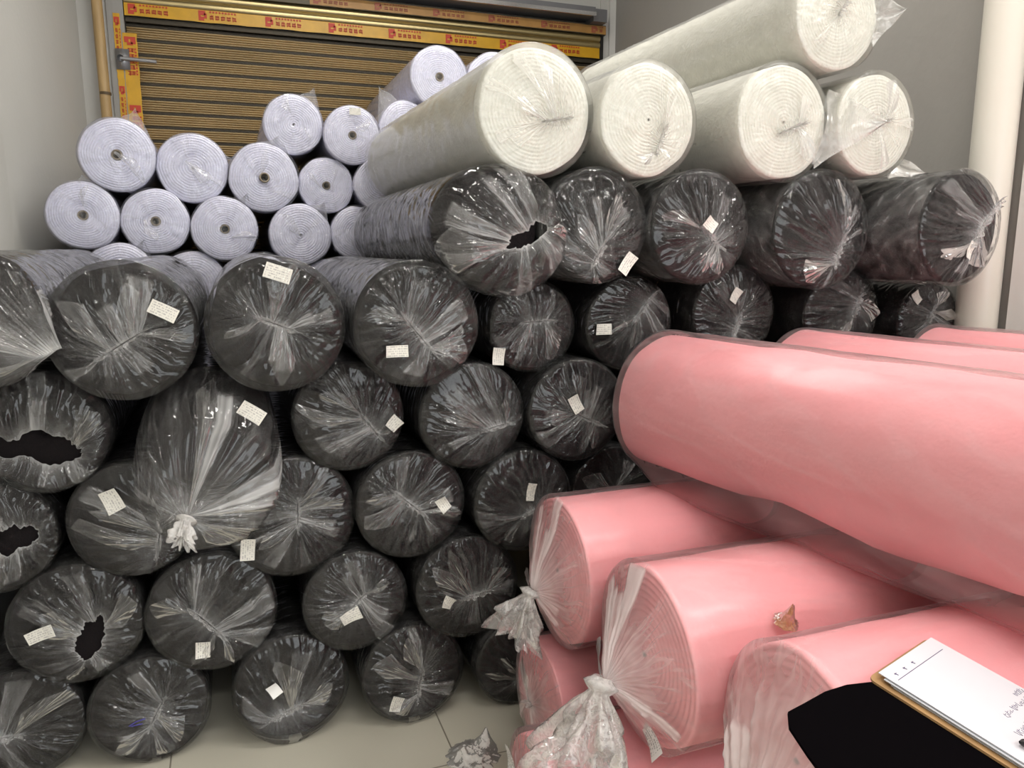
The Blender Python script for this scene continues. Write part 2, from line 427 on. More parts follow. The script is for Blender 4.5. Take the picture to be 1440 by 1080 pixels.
# ------------------------------------------------------------------ where things stand (metres: x right along the shutter wall, y into the room, z up; radius)
POS = {
    'A0': (-0.582, 2.180, 1.341, 0.158),
    'A1': (-0.261, 2.154, 1.295, 0.180),
    'A2': (0.109, 2.121, 1.301, 0.182),
    'A3': (0.480, 2.088, 1.293, 0.179),
    'T1': (0.689, 2.110, 1.558, 0.172),
    'T2': (1.020, 2.081, 1.565, 0.171),
    'T3': (1.358, 2.051, 1.563, 0.176),
    'T4': (1.785, 2.015, 1.558, 0.192),
    'T5': (2.207, 1.869, 1.564, 0.188),
    'B1': (0.876, 2.223, 1.262, 0.147),
    'B2': (1.201, 2.195, 1.262, 0.156),
    'B3': (1.577, 2.162, 1.287, 0.163),
    'B4': (1.994, 2.126, 1.274, 0.164),
    'B5': (2.362, 2.094, 1.237, 0.148),
    'C0': (-0.491, 2.312, 1.016, 0.171),
    'C1': (-0.073, 2.237, 1.006, 0.177),
    'C2': (0.305, 2.243, 1.013, 0.166),
    'C3': (0.675, 2.211, 0.994, 0.170),
    'C4': (1.015, 2.182, 0.994, 0.169),
    'D0': (-0.639, 2.325, 0.732, 0.161),
    'D1': (-0.294, 2.297, 0.754, 0.171),
    'D2': (0.132, 2.259, 0.721, 0.188),
    'D3': (0.481, 2.228, 0.727, 0.173),
    'D4': (0.839, 2.197, 0.707, 0.169),
    'D5': (1.194, 2.266, 0.680, 0.161),
    'E1': (-0.460, 2.311, 0.460, 0.180),
    'E2': (-0.105, 2.278, 0.452, 0.185),
    'E3': (0.306, 2.243, 0.433, 0.163),
    'E4': (0.655, 2.213, 0.436, 0.172),
    'F0': (-0.630, 2.328, 0.170, 0.170),
    'F1': (-0.294, 2.295, 0.167, 0.170),
    'F2': (0.104, 2.262, 0.174, 0.177),
    'F3': (0.476, 2.228, 0.165, 0.168),
    'F4': (0.830, 2.197, 0.153, 0.156),
    'W1': (0.833, 2.096, 1.878, 0.185),
    'W2': (1.176, 2.068, 1.870, 0.171),
    'W3': (1.622, 2.027, 1.881, 0.182),
    'W4': (1.958, 2.000, 1.888, 0.168),
    'W5': (1.790, 2.013, 2.203, 0.173),
    'S1': (-0.415, 3.720, 1.887, 0.155),
    'S2': (-0.123, 3.720, 1.845, 0.152),
    'S3': (0.172, 3.720, 1.811, 0.157),
    'S4': (0.312, 3.720, 2.051, 0.136),
    'S5': (0.568, 3.720, 2.012, 0.135),
    'S6': (0.445, 3.720, 1.787, 0.130),
    'S7': (0.829, 3.720, 2.053, 0.138),
    'S8': (0.981, 3.720, 2.293, 0.143),
    'S9': (1.255, 3.720, 2.286, 0.143),
    'S10': (0.690, 3.720, 1.795, 0.127),
    'S11': (-0.563, 3.720, 1.637, 0.146),
    'S12': (-0.287, 3.720, 1.616, 0.144),
    'S13': (-0.008, 3.720, 1.585, 0.146),
    'S14': (0.316, 3.720, 1.561, 0.143),
    'S15': (0.580, 3.720, 1.571, 0.131),
    'S16': (-0.442, 3.720, 1.380, 0.150),
    'S17': (-0.155, 3.720, 1.343, 0.152),
    'S18': (0.145, 3.720, 1.333, 0.154),
}
from mathutils import Matrix
TILT = math.radians(10)                       # the clipboard and panel lean down the flank of the near pink roll
NEAR = Vector((0, .985, .60))
EY = Vector((0, math.cos(TILT), math.sin(TILT))); NZ = Vector((0, -math.sin(TILT), math.cos(TILT)))
def on_lean(u, v, off): return NEAR + Vector((u, 0, 0)) + EY * v + NZ * off
def lean_rot(deg): return (Matrix.Rotation(TILT, 3, 'X') @ Matrix.Rotation(math.radians(deg), 3, 'Z')).to_euler()

# ------------------------------------------------------------------ black rolls: where the end stands, its radius, how the bag is tied, its sticker
#   name: (neck x, neck z [radii], neck line angle deg, neck line half length, options, sticker (x, z [radii], angle deg, w, h), description)
BLACK = {
 'A0': ((1.1, -.55), 20, .2, dict(gdepth=.2, dome=.1, tube=(.1, -.1, .5, .5), ridges=12, wedges=8, amp=.05, capl=2.2), None,
        'black roll at the left picture edge, its loose milky bag drooping beside the top row'),
 'A1': ((-.03, -.19), 32, .34, dict(wedges=7, ridges=52), (.56, .28, -28, .036, .019),
        'black roll with slanting pleat and sticker at upper right, beside the drooping milky bag'),
 'A2': ((-.02, .02), -22, .28, dict(wedges=6, ridges=54), (.05, .77, -19, .036, .021),
        'black roll with a white sticker near its top edge, just below the cool white rolls'),
 'A3': ((.0, -.15), -52, .36, dict(wedges=8, ridges=56), (-.36, -.40, 0, .032, .017),
        'black roll with a diagonal white pleat and a level sticker at its lower left'),
 'T1': ((.55, -.15), 30, .30, dict(gdepth=.12, dome=.10, tube=(.22, -.12, .5, .45), ridges=26, wedges=9, amp=.12, hole=.12, crump=.05), None,
        'black roll in a loose gaping milky bag, under the largest ivory roll'),
 'T2': ((-.05, -.50), 60, .22, dict(wedges=6, gdepth=.16, sag=.12, ridges=48), (.54, -.66, 54, .034, .019),
        'black roll with a tilted sticker at lower right, under the second ivory roll'),
 'T3': ((.18, -.2), -40, .25, dict(wedges=7), (.10, .05, -38, .022, .020),
        'black roll with a small sticker amid its pleats, below the gap between two ivory rolls'),
 'T4': ((.32, -.35), 70, .25, dict(wedges=4, ridges=44), None,
        'black roll with a broad milky flap and no sticker, right under the ivory rolls'),
 'T5': ((.4, .10), 52, .42, dict(wedges=6, ridges=44, gdepth=.12), (.08, -.38, 66, .030, .013),
        'black roll seen half from the side in front of the cream pipe'),
 'B1': ((.07, .10), 2, .34, dict(wedges=5), (-.80, -.62, 84, .028, .020),
        'black roll with a level pleat and upright sticker at lower left, under the gaping bag'),
 'B2': ((.30, .36), 50, .36, dict(wedges=5), (-.66, -.09, 0, .028, .018),
        "black roll with a level sticker at its left side, above the big pink roll's end"),
 'B3': ((.0, -.25), 70, .25, dict(wedges=5), (-.10, .38, 58, .026, .016),
        'black roll with a right-leaning sticker, just above the far end of the big pink roll'),
 'B4': ((.33, .20), 70, .2, dict(wedges=5), None,
        'black roll without sticker, second from the cream pipe in the second row'),
 'B5': ((.0, .2), 70, .2, dict(wedges=4), (-.57, .65, -52, .024, .016),
        'small black roll right beside the cream pipe, its sticker at upper left'),
 'C0': ((-.05, -.30), -8, .5, dict(hole=.24, wedges=5, gdepth=.1, sag=.12, dome=.12), None,
        'black roll with a torn hole in its bag, under the milky drooping bag'),
 'C1': ((-.40, -1.12), 20, .05, dict(gdepth=.12, dome=.10, tube=(-.07, -.72, .75, .5), ridges=30, wedges=9, amp=.10, crump=.035, kpleat=24, reach=.1, capl=2.2), (.62, .36, -36, .036, .021),
        'black roll whose swollen milky bag hangs down to a white knot'),
 'C2': ((.38, -.20), -52, .28, dict(wedges=7), (.80, -.16, 45, .022, .020),
        'black roll with a crumpled sticker at its right side, under the diagonally pleated roll'),
 'C3': ((.45, -.22), 12, .25, dict(wedges=6, ridges=42), None,
        'oval black roll without sticker, its bag gathered at lower right, in the third row'),
 'C4': ((.15, -.16), -25, .34, dict(wedges=6), (-.10, .15, -62, .030, .019),
        "black roll with a sticker near its middle, just left of the big pink roll's end"),
 'D0': ((.25, -.05), 10, .3, dict(hole=.22, wedges=5), None,
        'black roll with an open black mouth in its bag, under the torn bag'),
 'D1': ((.38, -.35), 80, .36, dict(wedges=5, sag=.06), (-.28, .38, -68, .034, .024),
        'black roll with a crumpled sticker at upper left, half behind the swollen hanging bag'),
 'D2': ((.08, .05), 88, .22, dict(wedges=8, ridges=56), (-.71, -.43, 84, .034, .021),
        'large black roll with an upright sticker at lower left, right of the swollen hanging bag'),
 'D3': ((-.06, .07), -42, .34, dict(wedges=8), (.57, -.02, -58, .024, .018),
        'black roll with short sticker at its right, diagonal pleat, third above the floor row'),
 'D4': ((.2, -.18), 20, .25, dict(wedges=5), (.09, .22, 80, .030, .015),
        'black roll partly behind the end of the upper tied pink roll, upright sticker at top'),
 'D5': ((.0, .0), 60, .2, dict(wedges=4), None,
        'black roll mostly hidden between the big pink roll and the upper tied pink roll'),
 'E1': ((.22, -.30), 70, .25, dict(wedges=6, hole=.14, ridges=40, crump=.03), (-.50, -.03, 16, .036, .019),
        'black roll in much crumpled glossy film, level sticker at lower left'),
 'E2': ((-.08, -.15), -50, .34, dict(wedges=8, ridges=54), (-.18, -.56, 86, .026, .021),
        'black roll with an upright sticker below its pleats, resting on the floor row'),
 'E3': ((.05, .06), 40, .2, dict(wedges=8, ridges=50, sag=.1), (-.13, -.22, 22, .032, .020),
        'black roll with a yellowish sticker under its pleats, resting on the floor row'),
 'E4': ((.13, -.13), 10, .25, dict(wedges=6), (-.42, -.19, 62, .020, .017),
        "black roll with a small torn sticker, left of the upper pink roll's hanging knot"),
 'F0': ((-.3, -.1), 0, .3, dict(wedges=5, ridges=58), None,
        'black roll on the floor in the bottom left corner'),
 'F1': ((.10, -.05), 62, .3, dict(wedges=7, ridges=52, sag=.14), None,
        'black roll on the floor, its bag marked with a blue pen line'),
 'F2': ((-.1, -.4), 20, .28, dict(wedges=5, sag=.2, ridges=26, dome=.07), (-.30, .09, -60, .022, .018),
        'black roll on the floor with a blank white paper slip at upper left'),
 'F3': ((.10, -.2), 80, .3, dict(wedges=6, sag=.14), (-.38, -.47, 70, .026, .019),
        'black roll on the floor with a tilted sticker at lower left, near the pink stack'),
 'F4': ((.1, -.25), 30, .25, dict(wedges=5), (.1, -.62, -35, .026, .014),
        'black roll on the floor, half behind the lowest pink rolls'),
}
ROWG = {'A': 'black rolls in the top row of the left stack', 'T': 'black rolls in the top row under the ivory rolls', 'B': 'black rolls in the second row on the right',
        'C': 'black rolls in the third row', 'D': 'black rolls in the row above the middle', 'E': 'black rolls on the floor row', 'F': 'black rolls on the floor'}
YAW = {'T5': 3}
LEN = 1.42
for idx, (k, (gp, ga, gl, opt, lab, text)) in enumerate(BLACK.items()):
    x, y, z, R = POS[k]
    rng = np.random.RandomState(100 + idx * 7)
    root = empty('fabric_roll', (x, y, z), (0, 0, math.radians(YAW.get(k, 0))))
    tag(root, text, 'fabric roll', ROWG[k[0]])
    Rf = R * (.905 if k[0] in 'AT' else .928)
    link('rolled_fabric', fabric_mesh('black_fabric', Rf, LEN, M['black'], rng, hole=.12, wob=.03, nth=72, body_noise=.02), root)
    o2 = dict(opt); o2.setdefault('gdepth', .06); o2.setdefault('dome', .05)
    fc = cap_fn(R * .972, rng, g=gp, galpha=math.radians(ga), glen=gl, **o2)
    top = k[0] in 'AT'
    bag = link('plastic_bag', bag_mesh('bag', R * .972, LEN, M['film_black'], rng, fc, streak=.05 if top else .014, streak_l=8. if top else 2., fold_s=(1.1, 14.) if top else (1.6, 22.),
                                 stretch=(1.3, 13.), base_l=6.0 if top else 1.5, flaps=3 if opt.get('wedges', 6) > 5 else 2, ns=110 if top else 30,
                                 lip=0 if k in ('A0', 'C1') else 1), root)
    if lab:
        mat = M['blank'] if k == 'F2' else M['label']
        stick_label(bag, fc, R * .972, lab[0], lab[1], math.radians(lab[2]), lab[3] * .95, lab[4] * .95, mat, curl=.006 if k in ('C2', 'D1', 'E4', 'E3', 'D3') else .002)
    if k == 'C1':
        link('tied_knot', knot_mesh('knot', M['film_loose'], rng, (gp[0] * R, -.90 * R - .01, gp[1] * R), (-.35, -.75, -.6), .045, .014, .013, 5, .5, 9.), bag)
    if k == 'F1':
        mb = MB(); c = [(-.055, -.022), (-.035, -.012), (-.012, -.008)]
        mb.tube([(a, -.030, b) for a, b in c], .0014, 6); mb.tube([(-.05, -.030, -.024), (-.02, -.030, -.022)], .0012, 6)
        o = mb.build('pen_mark', basic('blue_ink', (.06, .05, .35), .5), bag); tag(o, 'blue pen line on the bag')

# ------------------------------------------------------------------ ivory rolls lying on the black ones
IVORY = {
 'W1': ((.32, -.12), 10, .2, dict(wedges=4, ridges=34, amp=.035, gdepth=.05), 'largest ivory fabric roll, lying over the gaping black bag'),
 'W2': ((.2, -.35), 70, .2, dict(wedges=4, ridges=34, amp=.04), 'ivory fabric roll between the largest ivory roll and the one with a pointed bag corner'),
 'W3': ((.15, -.1), 20, .25, dict(wedges=3, ridges=14, amp=.035, gdepth=.04), 'ivory fabric roll with a pointed bag corner sticking out to its right'),
 'W4': ((.0, .0), 20, .25, dict(wedges=3, ridges=12, amp=.03), 'ivory fabric roll by the grey wall, partly behind the pointed bag corner'),
 'W5': ((.0, .10), 60, .15, dict(wedges=6, ridges=40, amp=.05, gdepth=.08), 'topmost ivory fabric roll lying on two others'),
}
def ear_mesh(name, mat, rng, pts, lay=2.5):
    """a stiff flattened corner of a bag: a folded double sheet from edge a-b to the tip"""
    mb = MB(); a, b, tip = [np.array(p, float) for p in pts]; n = 9
    for sgn in (1, -1):
        P = np.zeros((n, n, 3)); L_ = np.zeros((n, n))
        for i in range(n):
            u = i / (n - 1)
            for j in range(n):
                v = j / (n - 1)
                q = (a * (1 - v) + b * v) * (1 - u) + tip * u
                q = q + np.array([0, sgn * .012 * (1 - u) * math.sin(PI * v) + .006 * math.sin(9 * v + 3 * u), .004 * math.sin(7 * u + 5 * v)])
                P[i, j] = q; L_[i, j] = lay * .6 + 1.4 * (abs(v - .5) > .42)
        mb.grid(P, a=L_)
    return mb.mesh(name, mat, layers=True)

for idx, (k, (gp, ga, gl, opt, text)) in enumerate(IVORY.items()):
    x, y, z, R = POS[k]
    rng = np.random.RandomState(500 + idx * 11)
    root = empty('fabric_roll', (x, y, z), (0, 0, math.radians(2)))
    tag(root, text, 'fabric roll', 'ivory rolls lying on the black rolls')
    L_ = 1.5
    link('rolled_fabric', fabric_mesh('ivory_fabric', R * .915, L_, M['white'], rng, rings=15, hole=.025, ring_amp=.02, dip=0., wob=.03 if k != 'W1' else .012, nth=128, body_noise=.008), root)
    o2 = dict(opt); o2.setdefault('gdepth', .05); o2.setdefault('dome', .05)
    fc = cap_fn(R * .972, rng, g=gp, galpha=math.radians(ga), glen=gl, reach=.5, crump=.016, **o2)
    bag = link('plastic_bag', bag_mesh('bag', R * .972, L_, M['film_white'], rng, fc, streak=.045, streak_l=1.8, stretch=(1.5, 6.), base_l=5., flaps=2, ns=90, fold_s=(1.6, 5.), fold_c=(4, .7)), root)
    if k == 'W3':
        link('bag_corner', ear_mesh('corner', M['film_white'], rng, [(.62 * R, -.02, -.75 * R), (.95 * R, .0, .62 * R), (1.72 * R, -.11, .02 * R)], 12.), bag)
    if k == 'W4':
        link('bag_corner', ear_mesh('corner', M['film_white'], rng, [(.3 * R, -.02, -1.0 * R), (.95 * R, .05, -.5 * R), (1.25 * R, -.03, -.88 * R)], 6.), bag)
    if k == 'W5':
        link('bag_corner', ear_mesh('corner', M['film_white'], rng, [(.75 * R, -.02, -.5 * R), (.95 * R, .05, .6 * R), (1.3 * R, -.05, .15 * R)], 6.), bag)

# ------------------------------------------------------------------ cool white rolls stacked in front of the shutter
#   name: (core: None / hole / tube, bag corner or None, description)
COOL = {
 'S1': ('hole', [(.1, .02, .95), (.85, .02, .55), (.55, 0, 1.22)], 'cool white roll with a bag corner at upper right, under the wooden pole'),
 'S2': (None, [(.72, .02, .55), (.98, .02, .1), (1.12, 0, .30)], 'cool white roll without a core hole, just left of the roll with the brown core'),
 'S3': ('tube', [(-.3, .02, .9), (.7, .02, .75), (.45, 0, 1.15)], 'cool white roll with a brown cardboard core sticking out'),
 'S4': (None, [(.2, .02, .92), (.9, .02, .4), (.72, 0, 1.2)], 'cool white roll with a tall bag corner, resting above the roll with the brown core'),
 'S5': ('hole', None, 'cool white roll with a small white sticker at the top of its end'),
 'S6': ('hole', None, 'cool white roll with a grey core hole, right of the roll with the brown core'),
 'S7': (None, [(-.95, .02, .0), (-.2, .02, .95), (-.92, 0, 1.35)], 'cool white roll with a sharp bag corner at upper left, under the highest one'),
 'S8': ('hole', None, 'highest cool white roll, standing out against the bronze shutter'),
 'S9': (None, None, 'cool white roll peeping out between the highest one and the largest ivory roll'),
 'S10': (None, None, 'small cool white roll half hidden behind the bag of the largest ivory roll'),
 'S11': ('hole', [(-.5, .02, .8), (.5, .02, .85), (.1, 0, 1.12)], 'cool white roll touching the left wall'),
 'S12': ('hole', None, 'cool white roll with a dark core hole, second from the left wall in its row'),
 'S13': ('hole', [(.25, .02, .9), (.8, .02, .6), (.72, 0, 1.05)], 'cool white roll below the one with the brown core'),
 'S14': (None, [(.3, .02, .9), (.9, .02, .5), (.8, 0, 1.02)], 'cool white roll without core hole, behind the black roll with a sticker near its top'),
 'S15': (None, None, 'cool white roll partly behind the streaked side of the gaping black bag'),
 'S16': (None, [(.2, .02, .92), (.9, .02, .4), (.7, 0, 1.02)], 'cool white roll showing its upper half behind a black roll with sticker at upper right'),
 'S17': (None, None, 'cool white roll showing only its top between two black rolls of the top row'),
 'S18': (None, None, 'cool white roll showing a sliver behind the black roll with a sticker near its top'),
}
S_LEN = 1.3
for idx, (k, (core, ear, text)) in enumerate(COOL.items()):
    x, y, z, R = POS[k]
    rng = np.random.RandomState(900 + idx * 13)
    y = y + rng.uniform(-.03, .03)
    root = empty('fabric_roll', (x, y, z)); tag(root, text, 'fabric roll', 'cool white rolls stacked before the shutter')
    link('rolled_fabric', fabric_mesh('cool_white_fabric', R * .955, S_LEN, M['lilac'], rng, rings=12, hole=.14 if core else .04, dip=.12 if core else .01, wob=.035, nth=112, body_noise=.01, face_bulge=.04), root)
    gx, gz = rng.uniform(-.2, .2), rng.uniform(-.2, .2)
    fc = cap_fn(R * .972, rng, g=(gx, gz), galpha=rng.uniform(0, 3), glen=.3, gdepth=.05, dome=.07, ridges=14, amp=.04, tight=True, wedges=3, crump=.03, reach=.5, wmax=4.)
    bag = link('plastic_bag', bag_mesh('bag', R * .972, S_LEN, M['film_lilac'], rng, fc, nth=160, ms=24, streak=.01, streak_l=.6, stretch=(2, 12), base_l=1.2, flaps=1), root)
    if core:
        mb = MB(); n = 24; r0, r1 = R * .10, R * .135
        fr = -.075 * R if core == 'hole' else -.22 * R
        a = np.linspace(0, TH, n, endpoint=False); c, s_ = np.cos(a), np.sin(a)
        ring = lambda r, yy: np.stack([r * c, np.full(n, yy), r * s_], -1)
        mb.grid(np.stack([ring(r0, .2), ring(r0, fr), ring(r1, fr), ring(r1, .2)]), wrap=True)
        mb.build('core_tube', M['core'], root)
    if ear:
        link('bag_corner', ear_mesh('corner', M['film_lilac'], rng, [(p[0] * R, p[1], p[2] * R) for p in ear], 7.), bag)
    if k == 'S5':
        stick_label(bag, fc, R * .972, .1, .78, 0, .026, .015, M['label'], .001)

# cool white rolls buried lower in the same stack carry the ones in view
rng = np.random.RandomState(77)
hid_f = fabric_mesh('cool_white_fabric_buried', .130, S_LEN, M['lilac'], rng, rings=0, nth=40)
fcz = cap_fn(.134, rng, tight=True, ridges=4, wedges=1)
hid_b = bag_mesh('bag_buried', .134, S_LEN, M['film_lilac'], rng, fcz, nth=48, ms=8, flaps=0)
spots = [(1.12, 2.03), (.96, 1.80), (1.24, 1.79), (.86, 1.56), (1.14, 1.55), (.44, 1.32), (.73, 1.31), (1.01, 1.31), (1.29, 1.31)]
for r_, zz in enumerate((1.085, .84, .595, .35, .142)):
    for c_ in range(7):
        spots.append((-.50 + .29 * c_ + (.14 if r_ % 2 else 0), zz))
proto = None
for (sx, sz) in spots:
    if proto is None:
        r = empty('fabric_roll', (sx, 3.74, sz)); link('rolled_fabric', hid_f, r); link('plastic_bag', hid_b, r); proto = r
    else:
        r = proto.copy(); COL.objects.link(r); r.location = (sx, 3.74, sz)
        for ch in proto.children:
            c = ch.copy(); c.parent = r; COL.objects.link(c)
    tag(r, 'cool white roll buried low in the stack before the shutter, covered by the black rolls', 'fabric roll', 'cool white rolls buried behind the black stack')
# black rolls behind the pink stack carry the right part of the second row
hb_f = fabric_mesh('black_fabric_buried', .145, LEN, M['black'], rng, nth=40)
hb_b = bag_mesh('black_bag_buried', .148, LEN, M['film_black'], rng, cap_fn(.148, rng), nth=64, ms=14, flaps=0)
proto = None
for r_, zz in enumerate((.945, .685, .425, .165)):
    for c_ in range(4):
        sx = 1.40 + .335 * c_ + (.165 if r_ % 2 else -.005)
        if sx > 2.43 or (r_ == 3 and c_ == 3): continue
        if proto is None:
            r = empty('fabric_roll', (sx, 2.27, zz)); link('rolled_fabric', hb_f, r); link('plastic_bag', hb_b, r); proto = r
        else:
            r = proto.copy(); COL.objects.link(r); r.location = (sx, 2.27, zz)
            for ch in proto.children:
                c = ch.copy(); c.parent = r; COL.objects.link(c)
        tag(r, 'black fabric roll hidden behind the pink rolls at the right of the stack', 'fabric roll', 'black rolls hidden behind the pink stack')

# ------------------------------------------------------------------ pink rolls
def pink_roll(loc, rotz, R, L_, seed, text, g=(0, 0), ga=0, gl=.06, opt=None, rings=12, sleeve_sag=0., knot=None, label=None, tilt=0., group=None, fab=None):
    rng = np.random.RandomState(seed)
    root = empty('fabric_roll', loc, (0, math.radians(tilt), math.radians(rotz)))
    tag(root, text, 'fabric roll', group)
    link('rolled_fabric', fabric_mesh('pink_fabric', R * (.945 - .62 * (fab or {}).get('body_noise', .02)), L_, M['pink'], rng, rings=rings, hole=.03, dip=.0, ring_amp=.022, nth=128, **(fab or dict(wob=.015, body_noise=.02))), root)
    o2 = dict(gdepth=.3, dome=.06, ridges=34, amp=.04, wedges=6, crump=.012, capl=2.6); o2.update(opt or {})
    fc = cap_fn(R * .972, rng, g=g, galpha=math.radians(ga), glen=gl, **o2)
    bag = link('plastic_bag', bag_mesh('bag', R * .972, L_, M['film_pink'], rng, fc, nth=272, ms=40, ns=70, streak=.02, streak_l=.7, stretch=(2.4, 6.), base_l=1.6, fold_s=(1.3, 3.), fold_c=(5, .8), flaps=1 if seed != 33 else 0, sleeve_sag=sleeve_sag, lip=0 if knot else 1), root)
    if knot:
        link('tied_knot', knot_mesh('knot', M['film_loose'], rng, *knot), bag)
    if label:
        stick_label(bag, fc, R * .972, *label[:2], math.radians(label[2]), label[3], label[4], M['label_big'], .004, .01)
    return root

PR = .214
GL = 'pink rolls lying sideways under the big ones'
pink_roll((.80, 1.825, .63), -90, .212, 1.75, 31, 'pink roll with a white knot at its end, under the big pink roll',
          g=(.2, -.12), opt=dict(gdepth=.42), knot=((.044, -.102, -.03), (.1, -.55, -1), .105, .042, .014, 7, .35, 2.5), group=GL)
pink_roll((.82, 1.385, .61), -90, PR, 1.75, 32, 'pink roll with a large crumpled knot at its ringed end',
          g=(.22, -.06), opt=dict(gdepth=.56, ridges=44, wedges=8), knot=((.05, -.135, -.02), (.25, -.45, -1), .16, .062, .018, 8, .3, 2.5), group=GL,
          label=(.55, -.62, -35, .034, .024))
pink_roll((.90, .985, .60), -90, PR, 1.7, 33, 'pink roll with an untied bag hanging over its end, under the black panel',
          g=(.1, -.7), opt=dict(gdepth=.45, ridges=34, wedges=12, hole=.25, sag=.2, amp=.08, crump=.03, capl=4.5), group=GL, fab=dict(wob=.03, body_noise=.02))
pink_roll((.76, 1.86, .225), -90, .188, 1.7, 34, 'pink roll low behind the large crumpled knot, ringed end facing left',
          g=(.0, .0), opt=dict(gdepth=.12, ridges=16, wedges=3), group='pink rolls on the floor')
pink_roll((.60, 1.485, .20), -90, .188, 1.7, 35, 'pink roll on the floor with a printed white sticker on its end',
          g=(.0, -.1), opt=dict(gdepth=.15, ridges=16, wedges=3), group='pink rolls on the floor', label=(-.50, .42, -62, .036, .024))
GB = 'pink rolls lying on top of the pink stack'
pink_roll((1.22, 1.98, 1.05), 192, .216, 1.62, 36, 'big pink roll lying across the top of the other pink rolls',
          opt=dict(gdepth=.05, ridges=8, wedges=2, dome=.05), rings=0, sleeve_sag=.40, group=GB, fab=dict(wob=.015, body_noise=.045, sag=.10))
pink_roll((1.70, 1.97, 1.045), 192, .212, 1.62, 37, 'pink roll lying behind the big pink roll, its top in view beside it',
          opt=dict(gdepth=.05, ridges=8, wedges=2), rings=0, group=GB, fab=dict(wob=.015, body_noise=.03))
pink_roll((2.16, 1.88, 1.05), 192, .212, 1.55, 38, 'pink roll by the white pipe, its top showing at the right picture edge',
          opt=dict(gdepth=.05, ridges=8, wedges=2), rings=0, group=GB, fab=dict(wob=.015, body_noise=.03))

# ------------------------------------------------------------------ black panel, clipboard and pen on the near pink roll
def prism(mb, outline, z0, z1):
    n = len(outline); b = [(x, y, z0) for x, y in outline]; t = [(x, y, z1) for x, y in outline]
    mb.add(b + t, [tuple(range(n))[::-1], tuple(range(n, 2 * n))] + [(i, (i + 1) % n, n + (i + 1) % n, n + i) for i in range(n)])

rt = empty('black_panel', on_lean(.751, -.097, .222), lean_rot(0))
tag(rt, 'black flat panel with a curved far edge, lying under the clipboard on a pink roll', 'panel')
mb = MB()
out_ = [(0,0),(.036,.008),(.087,.02),(.132,.023),(.177,.017),(.25,-.005),(.30,-.04),(.33,-.10),(.33,-.35),(.05,-.38),(-.015,-.2),(-.031,-.102),(-.028,-.077),(-.019,-.027)][::-1]
prism(mb, out_, .006, .012)
o = mb.build('panel', basic('black_matt_board', (.003, .0025, .003), .8, spec=.0), rt, smooth_=False)
bv = o.modifiers.new('bevel', 'BEVEL'); bv.width = .0015; bv.segments = 2

ct = empty('clipboard', on_lean(1.0145, -.0495, .2345), lean_rot(16))
tag(ct, 'brown clipboard with a sheaf of white paper, lying across the black panel', 'clipboard')
mb = MB(); w, l = .094, .27
rr = .012; ol = []
for (cx, cy, a0) in ((w - rr, l - rr, 0), (-w + rr, l - rr, 90), (-w + rr, 0 + rr, 180), (w - rr, rr, 270)):
    for q in range(5):
        a = math.radians(a0 + 22.5 * q); ol.append((cx + rr * math.cos(a), cy - l + rr * math.sin(a)))
prism(mb, ol, 0, .004)
mb.build('backing_board', basic('brown_hardboard', (.36, .21, .09), .5, noise=.2, nscale=30), ct, smooth_=False)
pap = basic('white_paper', (.62, .605, .645), .8, spec=.2)
for i in range(7):
    mb = MB(); rng = random.Random(i)
    dx, dy, a = rng.uniform(-.003, .003), -.006 - .0045 * (6 - i) * (1 if i < 6 else 0) + rng.uniform(-.002, .002), rng.uniform(-.6, .6)
    z0 = .0042 + i * .0016
    ww = .084
    prism(mb, [(-ww, -l + .01), (ww, -l + .01), (ww, -.004), (-ww + .004 * (i % 2), -.004)], z0, z0 + .0013)
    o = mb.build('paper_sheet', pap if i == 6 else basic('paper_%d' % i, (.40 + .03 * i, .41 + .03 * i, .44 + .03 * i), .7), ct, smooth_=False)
    o.location = (dx, dy, 0); o.rotation_euler = (0, 0, math.radians(a))
# pen strokes and the printed heading on the top sheet, as in the photograph
zt = .0042 + 6 * .0016 + .0015
mb = MB()
def stroke(pts, r=.0007): mb.tube([(x, y, zt) for x, y in pts], r, 5)
stroke([(-.072, -.036), (.070, -.036)], .0005)
for x in (-.062, -.036, -.010): stroke([(x, -.024), (x + .002, -.030)], .0008); stroke([(x - .002, -.026), (x + .004, -.025)], .0006)
hand = random.Random(5)
for (x0, y0, n) in ((.058, -.158, 3), (-.004, -.170, 9), (-.030, -.196, 6)):
    x = x0
    for q in range(n):
        h = .8 * hand.uniform(.005, .011)
        stroke([(x, y0 + h), (x + hand.uniform(-.002, .001), y0), (x + .003, y0 + hand.uniform(-.004, .002)), (x + .005, y0 + h * hand.uniform(.3, .9))], .00038)
        if hand.random() > .5: stroke([(x - .001, y0 + h * .6), (x + .004, y0 + h * .7)], .00035)
        x += .0085
mb.build('handwriting', basic('violet_ink', (.07, .05, .14), .5), ct)

pn = empty('pen', on_lean(1.017, -.262, .2345 + .0042 + .0112 + .0075), lean_rot(-30)); tag(pn, 'dark pen with a pink ring, its tip on the clipboard paper', 'pen')
mb = MB(); mb.tube([(0, 0, 0), (.004, 0, 0), (.012, 0, 0), (.13, 0, 0), (.135, 0, 0)], [.002, .0052, .0062, .0062, .003], 16); mb.build('barrel', basic('dark_plastic', (.015, .012, .015), .3), pn)
mb = MB(); mb.tube([(.012, 0, 0), (.017, 0, 0)], .0066, 16); mb.build('ring', basic('pink_plastic', (.55, .03, .22), .35), pn)

